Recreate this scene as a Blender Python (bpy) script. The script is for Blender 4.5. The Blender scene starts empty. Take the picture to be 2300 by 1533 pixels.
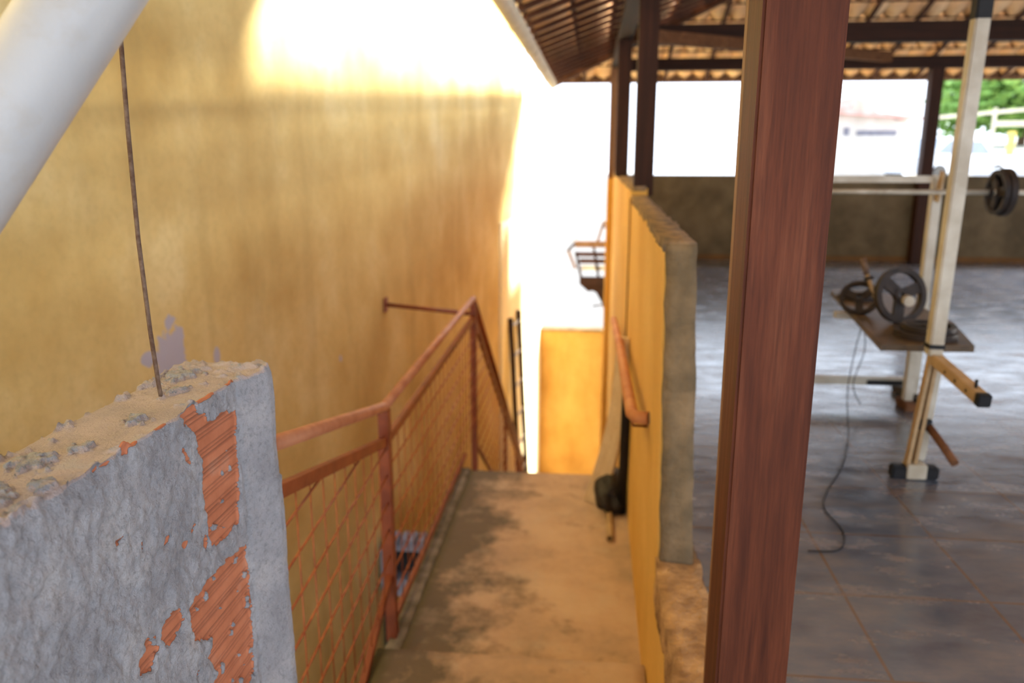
import bpy, bmesh, math, random
import numpy as np
from mathutils import Vector, Matrix, noise
random.seed(7)
PI = math.pi
sc = bpy.context.scene
col = sc.collection
V = Vector

# ------------------------------------------------------------------ camera, light, exposure
PITCH, YAW = math.radians(13.322), math.radians(5.744)
cam_d = bpy.data.cameras.new('camera')
cam_d.sensor_width = 36.0
cam_d.lens = 1780 * 36 / 2300
cam_d.clip_start, cam_d.clip_end = 0.05, 400
cam_d.dof.use_dof = True
cam_d.dof.focus_distance = 1.38
cam_d.dof.aperture_fstop = 2.8
cam = bpy.data.objects.new('camera', cam_d); col.objects.link(cam)
cam.location = (0, 0, 1.5)
cam.rotation_euler = (PI/2 - PITCH, 0, YAW)
sc.camera = cam

sc.view_settings.view_transform = 'Standard'
sc.view_settings.look = 'None'
sc.view_settings.gamma = 1
sc.view_settings.use_curve_mapping = False
sc.view_settings.exposure = 0.0

w = bpy.data.worlds.new('sky'); sc.world = w; w.use_nodes = True
wn, wl = w.node_tree.nodes, w.node_tree.links
wn.clear()
wo = wn.new('ShaderNodeOutputWorld'); wb = wn.new('ShaderNodeBackground')
tc = wn.new('ShaderNodeTexCoord'); sx = wn.new('ShaderNodeSeparateXYZ'); cr = wn.new('ShaderNodeValToRGB')
wl.new(tc.outputs['Generated'], sx.inputs[0]); wl.new(sx.outputs['Z'], cr.inputs[0])
cr.color_ramp.elements[0].position = 0.0; cr.color_ramp.elements[0].color = (0.86, 0.93, 1.05, 1)
cr.color_ramp.elements[1].position = 0.8; cr.color_ramp.elements[1].color = (0.62, 0.78, 1.0, 1)
wl.new(cr.outputs[0], wb.inputs[0]); wb.inputs[1].default_value = 3.4
wl.new(wb.outputs[0], wo.inputs[0])

SUN = V((0.85, 0.25, 0.40)).normalized()
sun_d = bpy.data.lights.new('sun', 'SUN'); sun_d.energy = 24; sun_d.angle = math.radians(15); sun_d.color = (1, 0.95, 0.86)
sun = bpy.data.objects.new('sun', sun_d); col.objects.link(sun)
sun.rotation_euler = SUN.to_track_quat('Z', 'Y').to_euler(); sun.location = (20, 6, 14)

# ------------------------------------------------------------------ materials
def lin(r, g, b):
    f = lambda c: (c/255/12.92) if c/255 <= .04045 else ((c/255+.055)/1.055)**2.4
    return (f(r), f(g), f(b), 1)

class Mat:
    def __init__(s, name, rough=.8, spec=.3, metal=0):
        s.m = bpy.data.materials.new(name); s.m.use_nodes = True
        s.n, s.l = s.m.node_tree.nodes, s.m.node_tree.links
        s.b = s.n['Principled BSDF']
        s.b.inputs['Roughness'].default_value = rough
        s.b.inputs['Specular IOR Level'].default_value = spec
        s.b.inputs['Metallic'].default_value = metal
        t = s.n.new('ShaderNodeTexCoord'); s.co = t.outputs['Object']
        g = s.n.new('ShaderNodeNewGeometry'); s.pos = g.outputs['Position']
    def noise(s, scale, detail=4, stretch=(1, 1, 1), rough=.55, co=None, off=(0, 0, 0)):
        mp = s.n.new('ShaderNodeMapping'); mp.inputs['Scale'].default_value = stretch; mp.inputs['Location'].default_value = off
        s.l.new(co or s.co, mp.inputs[0])
        t = s.n.new('ShaderNodeTexNoise'); t.inputs['Scale'].default_value = scale
        t.inputs['Detail'].default_value = detail; t.inputs['Roughness'].default_value = rough
        s.l.new(mp.outputs[0], t.inputs['Vector']); return t.outputs['Fac']
    def ramp(s, fac, stops):
        r = s.n.new('ShaderNodeValToRGB'); e = r.color_ramp.elements
        while len(e) < len(stops): e.new(.5)
        for i, (p, c) in enumerate(stops):
            e[i].position = p; e[i].color = c if len(c) == 4 else (*c, 1)
        s.l.new(fac, r.inputs[0]); return r.outputs[0]
    def mask(s, fac, lo, hi):
        m = s.n.new('ShaderNodeMapRange'); m.inputs[1].default_value = lo; m.inputs[2].default_value = hi
        s.l.new(fac, m.inputs[0]); return m.outputs[0]
    def mix(s, fac, a, b, mode='MIX'):
        m = s.n.new('ShaderNodeMix'); m.data_type = 'RGBA'; m.blend_type = mode
        for sock, v in ((m.inputs[0], fac), (m.inputs[6], a), (m.inputs[7], b)):
            if hasattr(v, 'links'): s.l.new(v, sock)
            else: sock.default_value = v
        return m.outputs[2]
    def math(s, op, a, b=0.0):
        m = s.n.new('ShaderNodeMath'); m.operation = op
        for sock, v in ((m.inputs[0], a), (m.inputs[1], b)):
            if hasattr(v, 'links'): s.l.new(v, sock)
            else: sock.default_value = v
        return m.outputs[0]
    def col(s, c):
        if hasattr(c, 'links'): s.l.new(c, s.b.inputs['Base Color'])
        else: s.b.inputs['Base Color'].default_value = c
        return s
    def bump(s, h, dist=.01, strength=1.0):
        b = s.n.new('ShaderNodeBump'); b.inputs['Distance'].default_value = dist; b.inputs['Strength'].default_value = strength
        s.l.new(h, b.inputs['Height']); s.l.new(b.outputs[0], s.b.inputs['Normal']); return s

def simple(name, c1, c2=None, scale=8, stretch=(1, 1, 1), rough=.7, spec=.3, bump=.0, metal=0, lo=.35, hi=.65, detail=4):
    m = Mat(name, rough, spec, metal)
    if c2 is None: c2 = tuple(x*.75 for x in c1[:3]) + (1,)
    f = m.noise(scale, detail, stretch)
    m.col(m.ramp(f, [(lo, c1), (hi, c2)]))
    if bump: m.bump(m.noise(scale*4, 5, stretch), bump)
    return m.m

def plaster(name, base, light, dark, patches=(), bump=.006, streak=.28, moss=None):
    m = Mat(name, .85, .2)
    big = m.noise(1.3, 5, (1, 1, .8), .6)
    c = m.ramp(big, [(.32, dark), (.50, base), (.68, light)])
    st = m.noise(3.0, 4, (1, 1, .16), .6, off=(3, 1, 2))
    c = m.mix(m.math('MULTIPLY', m.mask(st, .52, .72), streak), c, tuple(x*.55 for x in dark[:3]) + (1,))
    fine = m.noise(26, 5, (1, 1, 1), .65)
    c = m.mix(m.math('MULTIPLY', m.mask(fine, .45, .75), .28), c, tuple(x*.6 for x in base[:3]) + (1,))
    cell = m.noise(60, 3)
    for (px, py, pz, r, sq) in patches:
        vm = m.n.new('ShaderNodeVectorMath'); vm.operation = 'SUBTRACT'; m.l.new(m.pos, vm.inputs[0]); vm.inputs[1].default_value = (px, py, pz)
        vs = m.n.new('ShaderNodeVectorMath'); vs.operation = 'MULTIPLY'; m.l.new(vm.outputs[0], vs.inputs[0]); vs.inputs[1].default_value = (.3, 1, sq)
        vl = m.n.new('ShaderNodeVectorMath'); vl.operation = 'LENGTH'; m.l.new(vs.outputs[0], vl.inputs[0])
        d = m.math('ADD', vl.outputs['Value'], m.math('MULTIPLY', m.math('SUBTRACT', m.noise(9, 3, off=(px, 0, pz)), .5), r*1.9))
        c = m.mix(m.mask(d, r*1.04, r*.96), c, lin(184, 180, 190))
    m.col(c)
    h = m.math('ADD', m.noise(9, 6, (1, 1, 1), .6), m.math('MULTIPLY', m.noise(70, 4), .25))
    m.bump(h, bump, .8)
    return m.m

M = {}
M['yellow'] = plaster('yellow_plaster', lin(216, 188, 122), lin(230, 208, 150), lin(198, 166, 100),
    patches=[(-2.04, 3.60, .50, .12, .7), (-2.07, 3.43, .56, .05, 1.2), (-2.0, 3.98, .44, .028, .6), (-1.84, 5.55, .02, .02, .8),
             (-2.1, 2.9, .02, .03, .8), (-1.9, 4.4, -.75, .03, .4)])
M['yellow_pale'] = plaster('pale_yellow_plaster', lin(243, 230, 186), lin(247, 237, 200), lin(236, 220, 170), streak=.2)
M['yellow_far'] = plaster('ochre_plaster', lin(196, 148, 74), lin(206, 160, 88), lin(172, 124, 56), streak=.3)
M['yellow_right'] = plaster('warm_yellow_plaster', lin(230, 184, 100), lin(236, 194, 114), lin(218, 168, 82), streak=.12, bump=.003)
M['concrete'] = simple('grey_concrete', lin(146, 122, 90), lin(108, 92, 68), 7, rough=.9, bump=.012)
M['concrete_top'] = simple('rough_wall_top', lin(170, 140, 104), lin(118, 104, 88), 14, rough=.95, bump=.02)
M['parapet'] = simple('dark_render', lin(112, 98, 74), lin(86, 74, 54), 3, rough=.9, bump=.01)
M['stain'] = simple('brown_base_stain', lin(118, 84, 46), lin(96, 68, 38), 3, rough=.9)
M['rubble'] = simple('dusty_rubble', lin(206, 164, 114), lin(150, 114, 78), 12, rough=.95, bump=.02)
M['rail'] = simple('oxide_red_paint', lin(138, 68, 36), lin(112, 50, 26), 10, rough=.5, spec=.4, bump=.002)
M['rail_dusty'] = simple('dusty_orange_paint', lin(206, 146, 98), lin(184, 116, 70), 8, rough=.7)
M['rail_top'] = simple('dusty_oxide_paint', lin(182, 124, 90), lin(158, 98, 66), 10, rough=.55, spec=.35, bump=.002)
M['wire'] = simple('painted_wire', lin(168, 94, 48), lin(136, 66, 32), 20, rough=.5)
M['wood'] = None
def woodmat(name, c1, c2, c3, stretch=(1, 1, .05), rough=.62, spec=.2):
    m = Mat(name, rough, spec)
    f = m.noise(26, 6, stretch, .6)
    g = m.noise(160, 4, stretch, .6, off=(2, 0, 0))
    big = m.noise(2.6, 3, (1, 1, .5))
    c = m.ramp(f, [(.3, c1), (.52, c2), (.72, c3)])
    c = m.mix(m.math('MULTIPLY', m.mask(g, .42, .7), .45), c, tuple(x*.45 for x in c1[:3]) + (1,))
    c = m.mix(m.math('MULTIPLY', m.mask(big, .4, .7), .45), c, c1)
    m.col(c); m.bump(g, .0015, .8); return m.m
M['wood'] = woodmat('red_varnished_wood', lin(68, 31, 16), lin(96, 49, 28), lin(120, 70, 46))
M['wood_pale'] = woodmat('raw_sawn_wood', lin(120, 84, 56), lin(150, 112, 80), lin(170, 132, 96))
M['beam_x'] = woodmat('dark_beam_wood', lin(36, 20, 12), lin(50, 28, 17), lin(70, 40, 24), (.05, 1, 1))
M['beam_y'] = woodmat('dark_beam_wood_long', lin(36, 20, 12), lin(50, 28, 17), lin(70, 40, 24), (1, .05, 1))
M['beam_brown'] = woodmat('brown_beam_wood', lin(84, 54, 32), lin(108, 72, 44), lin(128, 88, 56), (.05, 1, 1), .7, .15)
M['post_dark'] = woodmat('dark_post_wood', lin(44, 25, 15), lin(60, 33, 19), lin(76, 43, 26))
M['rafter'] = simple('rafter_wood', lin(84, 50, 34), lin(62, 36, 24), 6, rough=.7)
M['tile'] = simple('clay_roof_tile', lin(240, 208, 164), lin(222, 178, 132), 3, rough=.8, bump=.003)
M['gutter'] = simple('pale_gutter_metal', lin(214, 206, 186), lin(190, 182, 160), 5, rough=.6)
M['plank'] = woodmat('pale_plank', lin(208, 180, 140), lin(228, 204, 166), lin(238, 218, 184))
M['white'] = simple('ivory_enamel', lin(194, 188, 172), lin(168, 158, 138), 8, rough=.4, spec=.5)
M['tan'] = simple('tan_enamel', lin(180, 152, 114), lin(160, 132, 94), 12, rough=.5)
M['black'] = simple('black_rubber', lin(28, 28, 30), lin(18, 18, 20), 8, rough=.6)
M['iron'] = simple('rusty_black_iron', lin(52, 42, 36), lin(34, 28, 26), 18, rough=.6, bump=.002)
M['rust'] = simple('rust', lin(116, 76, 46), lin(80, 50, 32), 20, rough=.8)
M['steel'] = simple('worn_steel_bar', lin(190, 184, 168), lin(160, 150, 132), 12, rough=.4, metal=.3)
M['padboard'] = simple('brown_bench_board', lin(96, 78, 56), lin(66, 54, 42), 9, rough=.5)
M['bag'] = simple('black_plastic', lin(40, 38, 38), lin(26, 25, 26), 9, rough=.5, bump=.01)
M['greyblock'] = simple('grey_block', lin(150, 152, 166), lin(120, 120, 132), 9, rough=.9)
M['pvc'] = None
m = Mat('dusty_grey_pvc', .42, .45)
c = m.ramp(m.noise(3, 4), [(.3, lin(168, 170, 172)), (.7, lin(184, 185, 184))])
c = m.mix(m.math('MULTIPLY', m.mask(m.noise(9, 6, rough=.7), .55, .72), .45), c, lin(160, 150, 134))
m.col(c); m.bump(m.noise(40, 4), .001); M['pvc'] = m.m
M['rod'] = simple('rusty_rod', lin(120, 100, 84), lin(84, 60, 44), 60, rough=.7)
M['white_wall'] = simple('white_render', lin(236, 232, 226), lin(220, 216, 208), 2, rough=.9)
M['street'] = simple('pale_street', lin(214, 208, 196), lin(190, 184, 172), .5, rough=.95)
M['red_roof'] = simple('pink_roof_tiles', lin(228, 184, 174), lin(206, 158, 146), 3, rough=.9)
M['leaf'] = simple('tree_leaves', lin(150, 186, 96), lin(92, 134, 58), 1.2, rough=.7)
M['trunk'] = simple('tree_bark', lin(110, 90, 70), lin(80, 64, 48), 4, rough=.9)
M['glass'] = simple('window_glass', lin(110, 122, 140), lin(100, 110, 124), 2, rough=.1, spec=.8)
M['car'] = simple('pale_car_paint', lin(206, 212, 222), lin(196, 202, 214), 2, rough=.25, spec=.6)
M['yellow_paint'] = simple('yellow_bollard_paint', lin(232, 200, 110), lin(220, 186, 96), 4)
M['ground'] = simple('packed_earth', lin(168, 150, 124), lin(140, 122, 98), 1, rough=.95)

# landing concrete with mould along the open edge
m = Mat('worn_landing_concrete', .8, .3)
sp = m.n.new('ShaderNodeSeparateXYZ'); m.l.new(m.pos, sp.inputs[0])
base = m.ramp(m.noise(2.2, 6, rough=.65), [(.3, lin(164, 142, 120)), (.5, lin(194, 164, 136)), (.72, lin(208, 182, 154))])
edge = m.mask(sp.outputs['X'], -.30, -.92)
mould = m.math('ADD', m.noise(3.2, 6, rough=.65, off=(4, 2, 0)), m.math('MULTIPLY', edge, .42))
base = m.mix(m.math('MULTIPLY', m.mask(mould, .58, .78), .85), base, lin(88, 80, 66))
base = m.mix(m.math('MULTIPLY', m.mask(m.noise(5, 5, off=(0, 7, 0)), .56, .7), .35), base, lin(196, 178, 156))
base = m.mix(m.mask(sp.outputs['X'], -.83, -.90), base, lin(92, 86, 52))
m.col(base); m.bump(m.noise(18, 6), .006); M['landing'] = m.m
M['curb'] = simple('mossy_curb', lin(148, 142, 132), lin(104, 98, 82), 9, rough=.9, bump=.008)

# slate floor tiles
m = Mat('slate_floor_tiles', .34, .5)
sp = m.n.new('ShaderNodeSeparateXYZ'); m.l.new(m.pos, sp.inputs[0])
def joint(axis, off, size):
    a = m.math('DIVIDE', m.math('SUBTRACT', sp.outputs[axis], off), size)
    f = m.math('FRACT', a); g = m.math('ABSOLUTE', m.math('SUBTRACT', f, .5))
    return m.math('GREATER_THAN', g, .5 - .0055/size)
j = m.math('MAXIMUM', joint('X', .9 + .006, .482), joint('Y', 2.125, .472))
c = m.ramp(m.noise(2.6, 6, (1, 2.2, 1), .65), [(.32, lin(62, 72, 92)), (.5, lin(84, 92, 108)), (.7, lin(108, 108, 114))])
du = m.noise(3.2, 6, (1, 2.5, 1), .65, off=(9, 3, 0))
c = m.mix(m.math('MULTIPLY', m.mask(du, .54, .74), .55), c, lin(138, 108, 80))
c = m.mix(m.math('MULTIPLY', j, .8), c, lin(96, 72, 52))
m.col(c)
ro = m.math('ADD', m.math('MULTIPLY', m.mask(du, .35, .7), .22), .12)
m.l.new(ro, m.b.inputs['Roughness'])
h = m.math('SUBTRACT', m.noise(5, 6, (1, 2, 1), .6), m.math('MULTIPLY', j, .8))
m.bump(h, .0022, .8); m.b.inputs['Specular IOR Level'].default_value = 1.0; m.b.inputs['IOR'].default_value = 1.65; M['slate'] = m.m

# mortar over hollow brick, chosen by a vertex attribute of exposed clay
m = Mat('mortar_over_hollow_brick', .85, .35)
at = m.n.new('ShaderNodeAttribute'); at.attribute_name = 'clay'
at2 = m.n.new('ShaderNodeAttribute'); at2.attribute_name = 'dust'
fn = m.noise(90, 5, rough=.7)
mort = m.ramp(m.noise(7, 7, rough=.7), [(.3, lin(152, 155, 162)), (.5, lin(176, 179, 186)), (.7, lin(200, 201, 204))])
mort = m.mix(m.math('MULTIPLY', m.mask(fn, .5, .7), .5), mort, lin(104, 106, 110))
clay = m.ramp(m.noise(14, 5, rough=.6), [(.3, lin(172, 104, 72)), (.6, lin(192, 122, 88)), (.8, lin(188, 142, 118))])
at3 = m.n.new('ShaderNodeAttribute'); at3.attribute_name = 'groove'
clay = m.mix(m.math('MULTIPLY', at3.outputs['Fac'], .60), clay, lin(120, 78, 60))  # grooves coloured darker to paint in their shade
dust = m.ramp(m.noise(8, 7, (1, 1, 1), .7), [(.3, lin(180, 170, 168)), (.55, lin(206, 192, 188)), (.75, lin(202, 200, 202))])
k = m.math('ADD', at.outputs['Fac'], m.math('MULTIPLY', m.math('SUBTRACT', m.noise(120, 3), .5), .35))
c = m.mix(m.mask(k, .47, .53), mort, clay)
k2 = m.math('ADD', at2.outputs['Fac'], m.math('MULTIPLY', m.math('SUBTRACT', m.noise(70, 4), .5), .9))
c = m.mix(m.mask(k2, .42, .62), c, dust)
m.col(c)
h = m.math('ADD', m.noise(60, 8, rough=.75), m.math('MULTIPLY', m.noise(240, 4), .35))
notclay = m.math('SUBTRACT', 1.0, m.math('MULTIPLY', m.mask(k, .47, .53), .9))
m.bump(m.math('MULTIPLY', h, notclay), .008, 1.0); m.b.inputs['Specular IOR Level'].default_value = .4; M['mortar'] = m.m

# ------------------------------------------------------------------ geometry helpers
class MB:
    def __init__(s): s.bm = bmesh.new()
    def _add(s, verts, faces, smooth=False):
        vs = [s.bm.verts.new(v) for v in verts]
        for f in faces:
            try:
                fc = s.bm.faces.new([vs[i] for i in f]); fc.smooth = smooth
            except ValueError: pass
        return vs
    def box(s, a, b, rot=0, bev=0):
        x0, y0, z0 = a; x1, y1, z1 = b
        c = V(((x0+x1)/2, (y0+y1)/2, (z0+z1)/2)); h = V(((x1-x0)/2, (y1-y0)/2, (z1-z0)/2))
        return s.obox(c, h, Matrix.Rotation(rot, 3, 'Z'), bev)
    def obox(s, c, h, R, bev=0):
        vs = s._add([c + R @ V((sx*h.x, sy*h.y, sz*h.z)) for sx in (-1, 1) for sy in (-1, 1) for sz in (-1, 1)],
               [(0, 1, 3, 2), (4, 6, 7, 5), (0, 4, 5, 1), (2, 3, 7, 6), (0, 2, 6, 4), (1, 5, 7, 3)])
        if bev:
            es = list({e for v in vs for e in v.link_edges})
            bmesh.ops.bevel(s.bm, geom=es, offset=bev, segments=2, affect='EDGES')
        return s
    def bar(s, a, b, w, h, up=V((0, 0, 1)), bev=0):
        a, b = V(a), V(b); d = b - a; L = d.length; d.normalize()
        x = d.cross(up).normalized() if abs(d.dot(up)) < .99 else V((1, 0, 0)); x = (x - d*x.dot(d)).normalized(); z = x.cross(d)
        return s.obox((a+b)/2, V((w/2, L/2, h/2)), Matrix((x, d, z)).transposed(), bev)
    def tube(s, pts, r, n=12, closed=False, cap=True):
        pts = [V(p) for p in pts]; N = len(pts); rings = []
        up = V((0, 0, 1)); prev = None
        for i, p in enumerate(pts):
            if closed: t = (pts[(i+1) % N] - pts[i-1])
            else: t = (pts[min(i+1, N-1)] - pts[max(i-1, 0)])
            t.normalize()
            if prev is None:
                x = t.cross(up) if abs(t.dot(up)) < .95 else t.cross(V((0, 1, 0)))
            else: x = prev - t*prev.dot(t)
            x.normalize(); prev = x; y = t.cross(x)
            rr = r[i] if isinstance(r, (list, tuple)) else r
            rings.append([s.bm.verts.new(p + (x*math.cos(2*PI*k/n) + y*math.sin(2*PI*k/n))*rr) for k in range(n)])
        for i in range(N if closed else N-1):
            A, B = rings[i], rings[(i+1) % N]
            for k in range(n):
                f = s.bm.faces.new((A[k], A[(k+1) % n], B[(k+1) % n], B[k])); f.smooth = True
        if cap and not closed:
            s.bm.faces.new(rings[0][::-1]); s.bm.faces.new(rings[-1])
        return s
    def lathe(s, prof, n=40, M4=Matrix.Identity(4), closed=True):
        rings = []
        for k in range(n):
            a = 2*PI*k/n
            rings.append([s.bm.verts.new(M4 @ V((r*math.cos(a), r*math.sin(a), z))) for r, z in prof])
        P = len(prof)
        for k in range(n):
            A, B = rings[k], rings[(k+1) % n]
            for i in range(P if closed else P-1):
                j2 = (i+1) % P
                try: f = s.bm.faces.new((A[i], B[i], B[j2], A[j2])); f.smooth = False
                except ValueError: pass
        return s
    def prism(s, poly, axis_vec):
        n = len(poly); a = [V(p) for p in poly]; b = [p + V(axis_vec) for p in a]
        s._add(a + b, [tuple(range(n))[::-1], tuple(range(n, 2*n))] + [(i, (i+1) % n, n+(i+1) % n, n+i) for i in range(n)])
        return s
    def build(s, name, mat, parent=None, origin=None):
        me = bpy.data.meshes.new(name)
        bmesh.ops.recalc_face_normals(s.bm, faces=s.bm.faces)
        s.bm.to_mesh(me); s.bm.free(); me.materials.append(mat)
        o = bpy.data.objects.new(name, me); col.objects.link(o)
        if parent is not None:
            o.parent = parent; o.location = (0, 0, 0) if parent.parent else -parent.location
        elif origin is not None:
            me.transform(Matrix.Translation(-V(origin))); o.location = origin
        return o

def tag(o, label, cat, group=None, kind=None):
    o['label'] = label; o['category'] = cat
    if group: o['group'] = group
    if kind: o['kind'] = kind
    return o
def struct(o, label=None):
    o['kind'] = 'structure'
    if label: o['label'] = label
    return o
def empty(name, loc, label, cat, group=None):
    o = bpy.data.objects.new(name, None); col.objects.link(o); o.location = loc
    return tag(o, label, cat, group)
def grid(name, P, mat, nu, nv, smooth=True, mats=None):
    """P: (nu*nv,3) array, row-major u"""
    me = bpy.data.meshes.new(name)
    i = np.arange((nu-1)*(nv-1)); u = i // (nv-1); v = i % (nv-1)
    a = u*nv + v; F = np.stack([a, a+nv, a+nv+1, a+1], 1)
    me.vertices.add(len(P)); me.vertices.foreach_set('co', np.asarray(P, dtype=np.float32).ravel())
    me.loops.add(F.size); me.loops.foreach_set('vertex_index', F.ravel().astype(np.int32))
    me.polygons.add(len(F)); me.polygons.foreach_set('loop_start', np.arange(0, F.size, 4, dtype=np.int32))
    me.polygons.foreach_set('loop_total', np.full(len(F), 4, dtype=np.int32))
    me.polygons.foreach_set('use_smooth', np.full(len(F), smooth))
    me.update(); me.validate(); me.materials.append(mat)
    o = bpy.data.objects.new(name, me); col.objects.link(o); return o

# ------------------------------------------------------------------ setting
LEFT = lambda y: -1.75 + .105*(y - 6.43)          # the left wall runs slightly askew

def wall_slab(name, y0, y1, z0, z1, th, mat, off=0, cell=.12, rag=0):
    # visible face undulates a little, solid box behind
    nu, nv = max(2, int((y1-y0)/cell)), max(2, int((z1-z0)/cell)); P = []
    mb = MB(); f = []; 
    for i in range(nu+1):
        y = y0 + (y1-y0)*i/nu; r = []
        for j2 in range(nv+1):
            z = z0 + (z1-z0)*j2/nv
            d = noise.noise(V((y*1.1, z*1.1, 3.3)))*.012
            r.append(mb.bm.verts.new((LEFT(y)+off+d, y, z)))
        f.append(r)
    for i in range(nu):
        for j2 in range(nv):
            q = mb.bm.faces.new((f[i][j2], f[i+1][j2], f[i+1][j2+1], f[i][j2+1])); q.smooth = True
    ring = [f[0][j2] for j2 in range(nv+1)] + [f[i][nv] for i in range(1, nu+1)] + [f[nu][j2] for j2 in range(nv-1, -1, -1)] + [f[i][0] for i in range(nu-1, 0, -1)]
    back = [mb.bm.verts.new((v.co.x - th, v.co.y, v.co.z)) for v in ring]
    n = len(ring)
    for i in range(n):
        mb.bm.faces.new((ring[i], ring[(i+1) % n], back[(i+1) % n], back[i]))
    mb.bm.faces.new(back)
    return mb.build(name, mat)

lw = struct(wall_slab('wall_left', -3.0, 12.64, -4.6, 5.2, .25, M['yellow']), 'tall mottled ochre plaster wall beside the stairwell')
pw = struct(wall_slab('wall_left_low', 10.9, 14.4, -4.6, .57, .20, M['yellow_pale'], off=.025), 'low pale yellow wall continuing the tall one')
# cut a ragged-edged vent block into the left wall: modelled as its own block set proud of the plaster
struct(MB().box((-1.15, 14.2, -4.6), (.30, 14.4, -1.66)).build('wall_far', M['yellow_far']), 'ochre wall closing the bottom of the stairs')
struct(MB().box((-1.16, 14.18, -1.66), (.31, 14.42, -1.62)).build('trim_1', M['concrete']), 'cement capping of the ochre wall')

def rough_box(name, a, b, mat, amp=.012, cell=.05, top_only=False, kind='structure', parent=None, label=None):
    """box with finely divided, irregular surface"""
    x0, y0, z0 = a; x1, y1, z1 = b
    bm = bmesh.new(); bmesh.ops.create_cube(bm, size=1)
    for v in bm.verts: v.co = V(((x0+x1)/2 + v.co.x*(x1-x0), (y0+y1)/2 + v.co.y*(y1-y0), (z0+z1)/2 + v.co.z*(z1-z0)))
    # cut planes
    for ax, lo, hi in ((0, x0, x1), (1, y0, y1), (2, z0, z1)):
        n = min(70, int((hi-lo)/cell))
        for k in range(1, n):
            co = V((0, 0, 0)); co[ax] = lo + (hi-lo)*k/n; no = V((0, 0, 0)); no[ax] = 1
            bmesh.ops.bisect_plane(bm, geom=bm.verts[:] + bm.edges[:] + bm.faces[:], plane_co=co, plane_no=no)
    for v in bm.verts:
        p = v.co
        if top_only and p.z < z1 - 1e-4: continue
        d = V((noise.noise(p*9), noise.noise(p*9 + V((7, 0, 0))), noise.noise(p*9 + V((0, 9, 0)))))*amp
        d += V((noise.noise(p*31), noise.noise(p*31 + V((7, 0, 0))), noise.noise(p*31 + V((0, 9, 0)))))*amp*.5
        v.co += d
    for f in bm.faces: f.smooth = True
    me = bpy.data.meshes.new(name); bm.to_mesh(me); bm.free(); me.materials.append(mat)
    o = bpy.data.objects.new(name, me); col.objects.link(o)
    if parent is not None: o.parent = parent; o.location = -parent.location
    elif kind: o['kind'] = kind
    if label: o['label'] = label
    return o

# right-hand yellow wall: near panel (ends rough and grey), taller far panel, end pilaster
rw = bpy.data.objects.new('wall_right', None); col.objects.link(rw); struct(rw, 'yellow half wall between stairs and terrace')
MB().box((.278, 1.0, -4.6), (.40, 12.95, -.02)).build('lower_face', M['yellow_right'], rw)  # far end runs on behind the pilaster to shade the pale wall
MB().box((.28, 11.46, -.02), (.40, 12.95, .30)).build('outer_shade_panel', M['yellow_right'], rw)  # added out of sight behind the pilaster to block sun from the pale wall
mb = MB(); mb.box((.278, 2.79, -.02), (.395, 5.93, 1.185)); mb.build('near_panel', M['yellow_right'], rw)
mb = MB(); mb.box((.278, 5.93, -.02), (.395, 11.2, 1.255)); mb.build('far_panel', M['yellow_right'], rw)
rough_box('broken_end', (.283, 2.755, -.01), (.402, 2.80, 1.20), M['concrete'], .006, .03, parent=rw, label='bare grey cement end of the wall')
rough_box('panel_top', (.276, 2.76, 1.17), (.402, 5.93, 1.205), M['concrete_top'], .010, .05, parent=rw, label='rough dusty cement top')
rough_box('panel_top', (.276, 5.93, 1.235), (.40, 11.2, 1.27), M['concrete_top'], .008, .08, parent=rw)
MB().box((.192, 11.2, -4.6), (.41, 11.45, 1.17)).build('pilaster', M['yellow_right'], rw)
for o_ in list(rw.children):
    if o_.name.split('.')[0] in ('near_panel', 'broken_end', 'panel_top'):
        for v_ in o_.data.vertices:                                 # the half wall leans slightly over the stairs
            if v_.co.x > .38: v_.co.x -= .016*max(0, v_.co.z)/1.2
            v_.co.x -= .028*max(0, v_.co.z)/1.2*max(0, 1 - (v_.co.y - 2.8)/3.2)
# groove between the two panels
MB().box((.268, 5.90, -.86), (.2795, 5.935, 1.185)).build('joint_strip', simple('dark_joint', lin(120, 84, 36)), rw)

# landing, steps
struct(MB().box((-.90, 2.9, -.98), (.278, 5.62, -.857)).build('floor_landing', M['landing']), 'worn concrete stair landing with mould along its edge')
struct(rough_box('trim_2', (-.955, 3.10, -1.0), (-.885, 5.62, -.84), M['curb'], .005, .05), 'mossy cement edge of the landing')
st = bpy.data.objects.new('floor_stair_up', None); col.objects.link(st); struct(st, 'concrete steps rising toward the terrace')
for k in range(4):
    y1 = 3.115 - .27*k - (.22 if k else 0)
    rough_box('step', (-.93, y1-.75, -.98 + .17*k), (.276, y1, -.69 + .17*k), M['landing'], .006, .06, parent=st)
sd = bpy.data.objects.new('floor_stair_down', None); col.objects.link(sd); struct(sd, 'concrete steps descending below the landing')
for k in range(18):
    y0 = 5.62 + .262*k; z = -.857 - .186*(k+1)
    MB().box((-.90, y0, z - .25), (.278, y0 + .27, z)).build('step', M['landing'], sd)
struct(MB().box((-60, -20, -4.9), (60, 140, -4.6)).build('floor_yard', M['ground']), 'pale ground far below the terrace')

# rubble sill and dirt
rough_box('floor_sill', (.268, .9, -.14), (.43, 2.79, .004), M['rubble'], .014, .035, label='rubble edge of terrace where wall was broken off')
# terrace
struct(MB().box((.425, -3, -.25), (9.8, 11.82, 0)).build('floor', M['slate']), 'slate tiled terrace floor')
struct(MB().box((.40, 2.80, -.2), (.425, 11.82, -.001)).build('trim_3', M['concrete']))
struct(MB().box((.28, 11.82, -4.6), (9.95, 12.0, 1.20)).build('wall_back', M['parapet']), 'dark rendered parapet across the back of the terrace')
struct(MB().box((9.8, -3, -4.6), (9.95, 11.82, 1.20)).build('wall_terrace_side', M['parapet']))
struct(MB().box((.43, 11.80, .0), (9.8, 11.822, .07)).build('baseboard_back', M['stain']))

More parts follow.
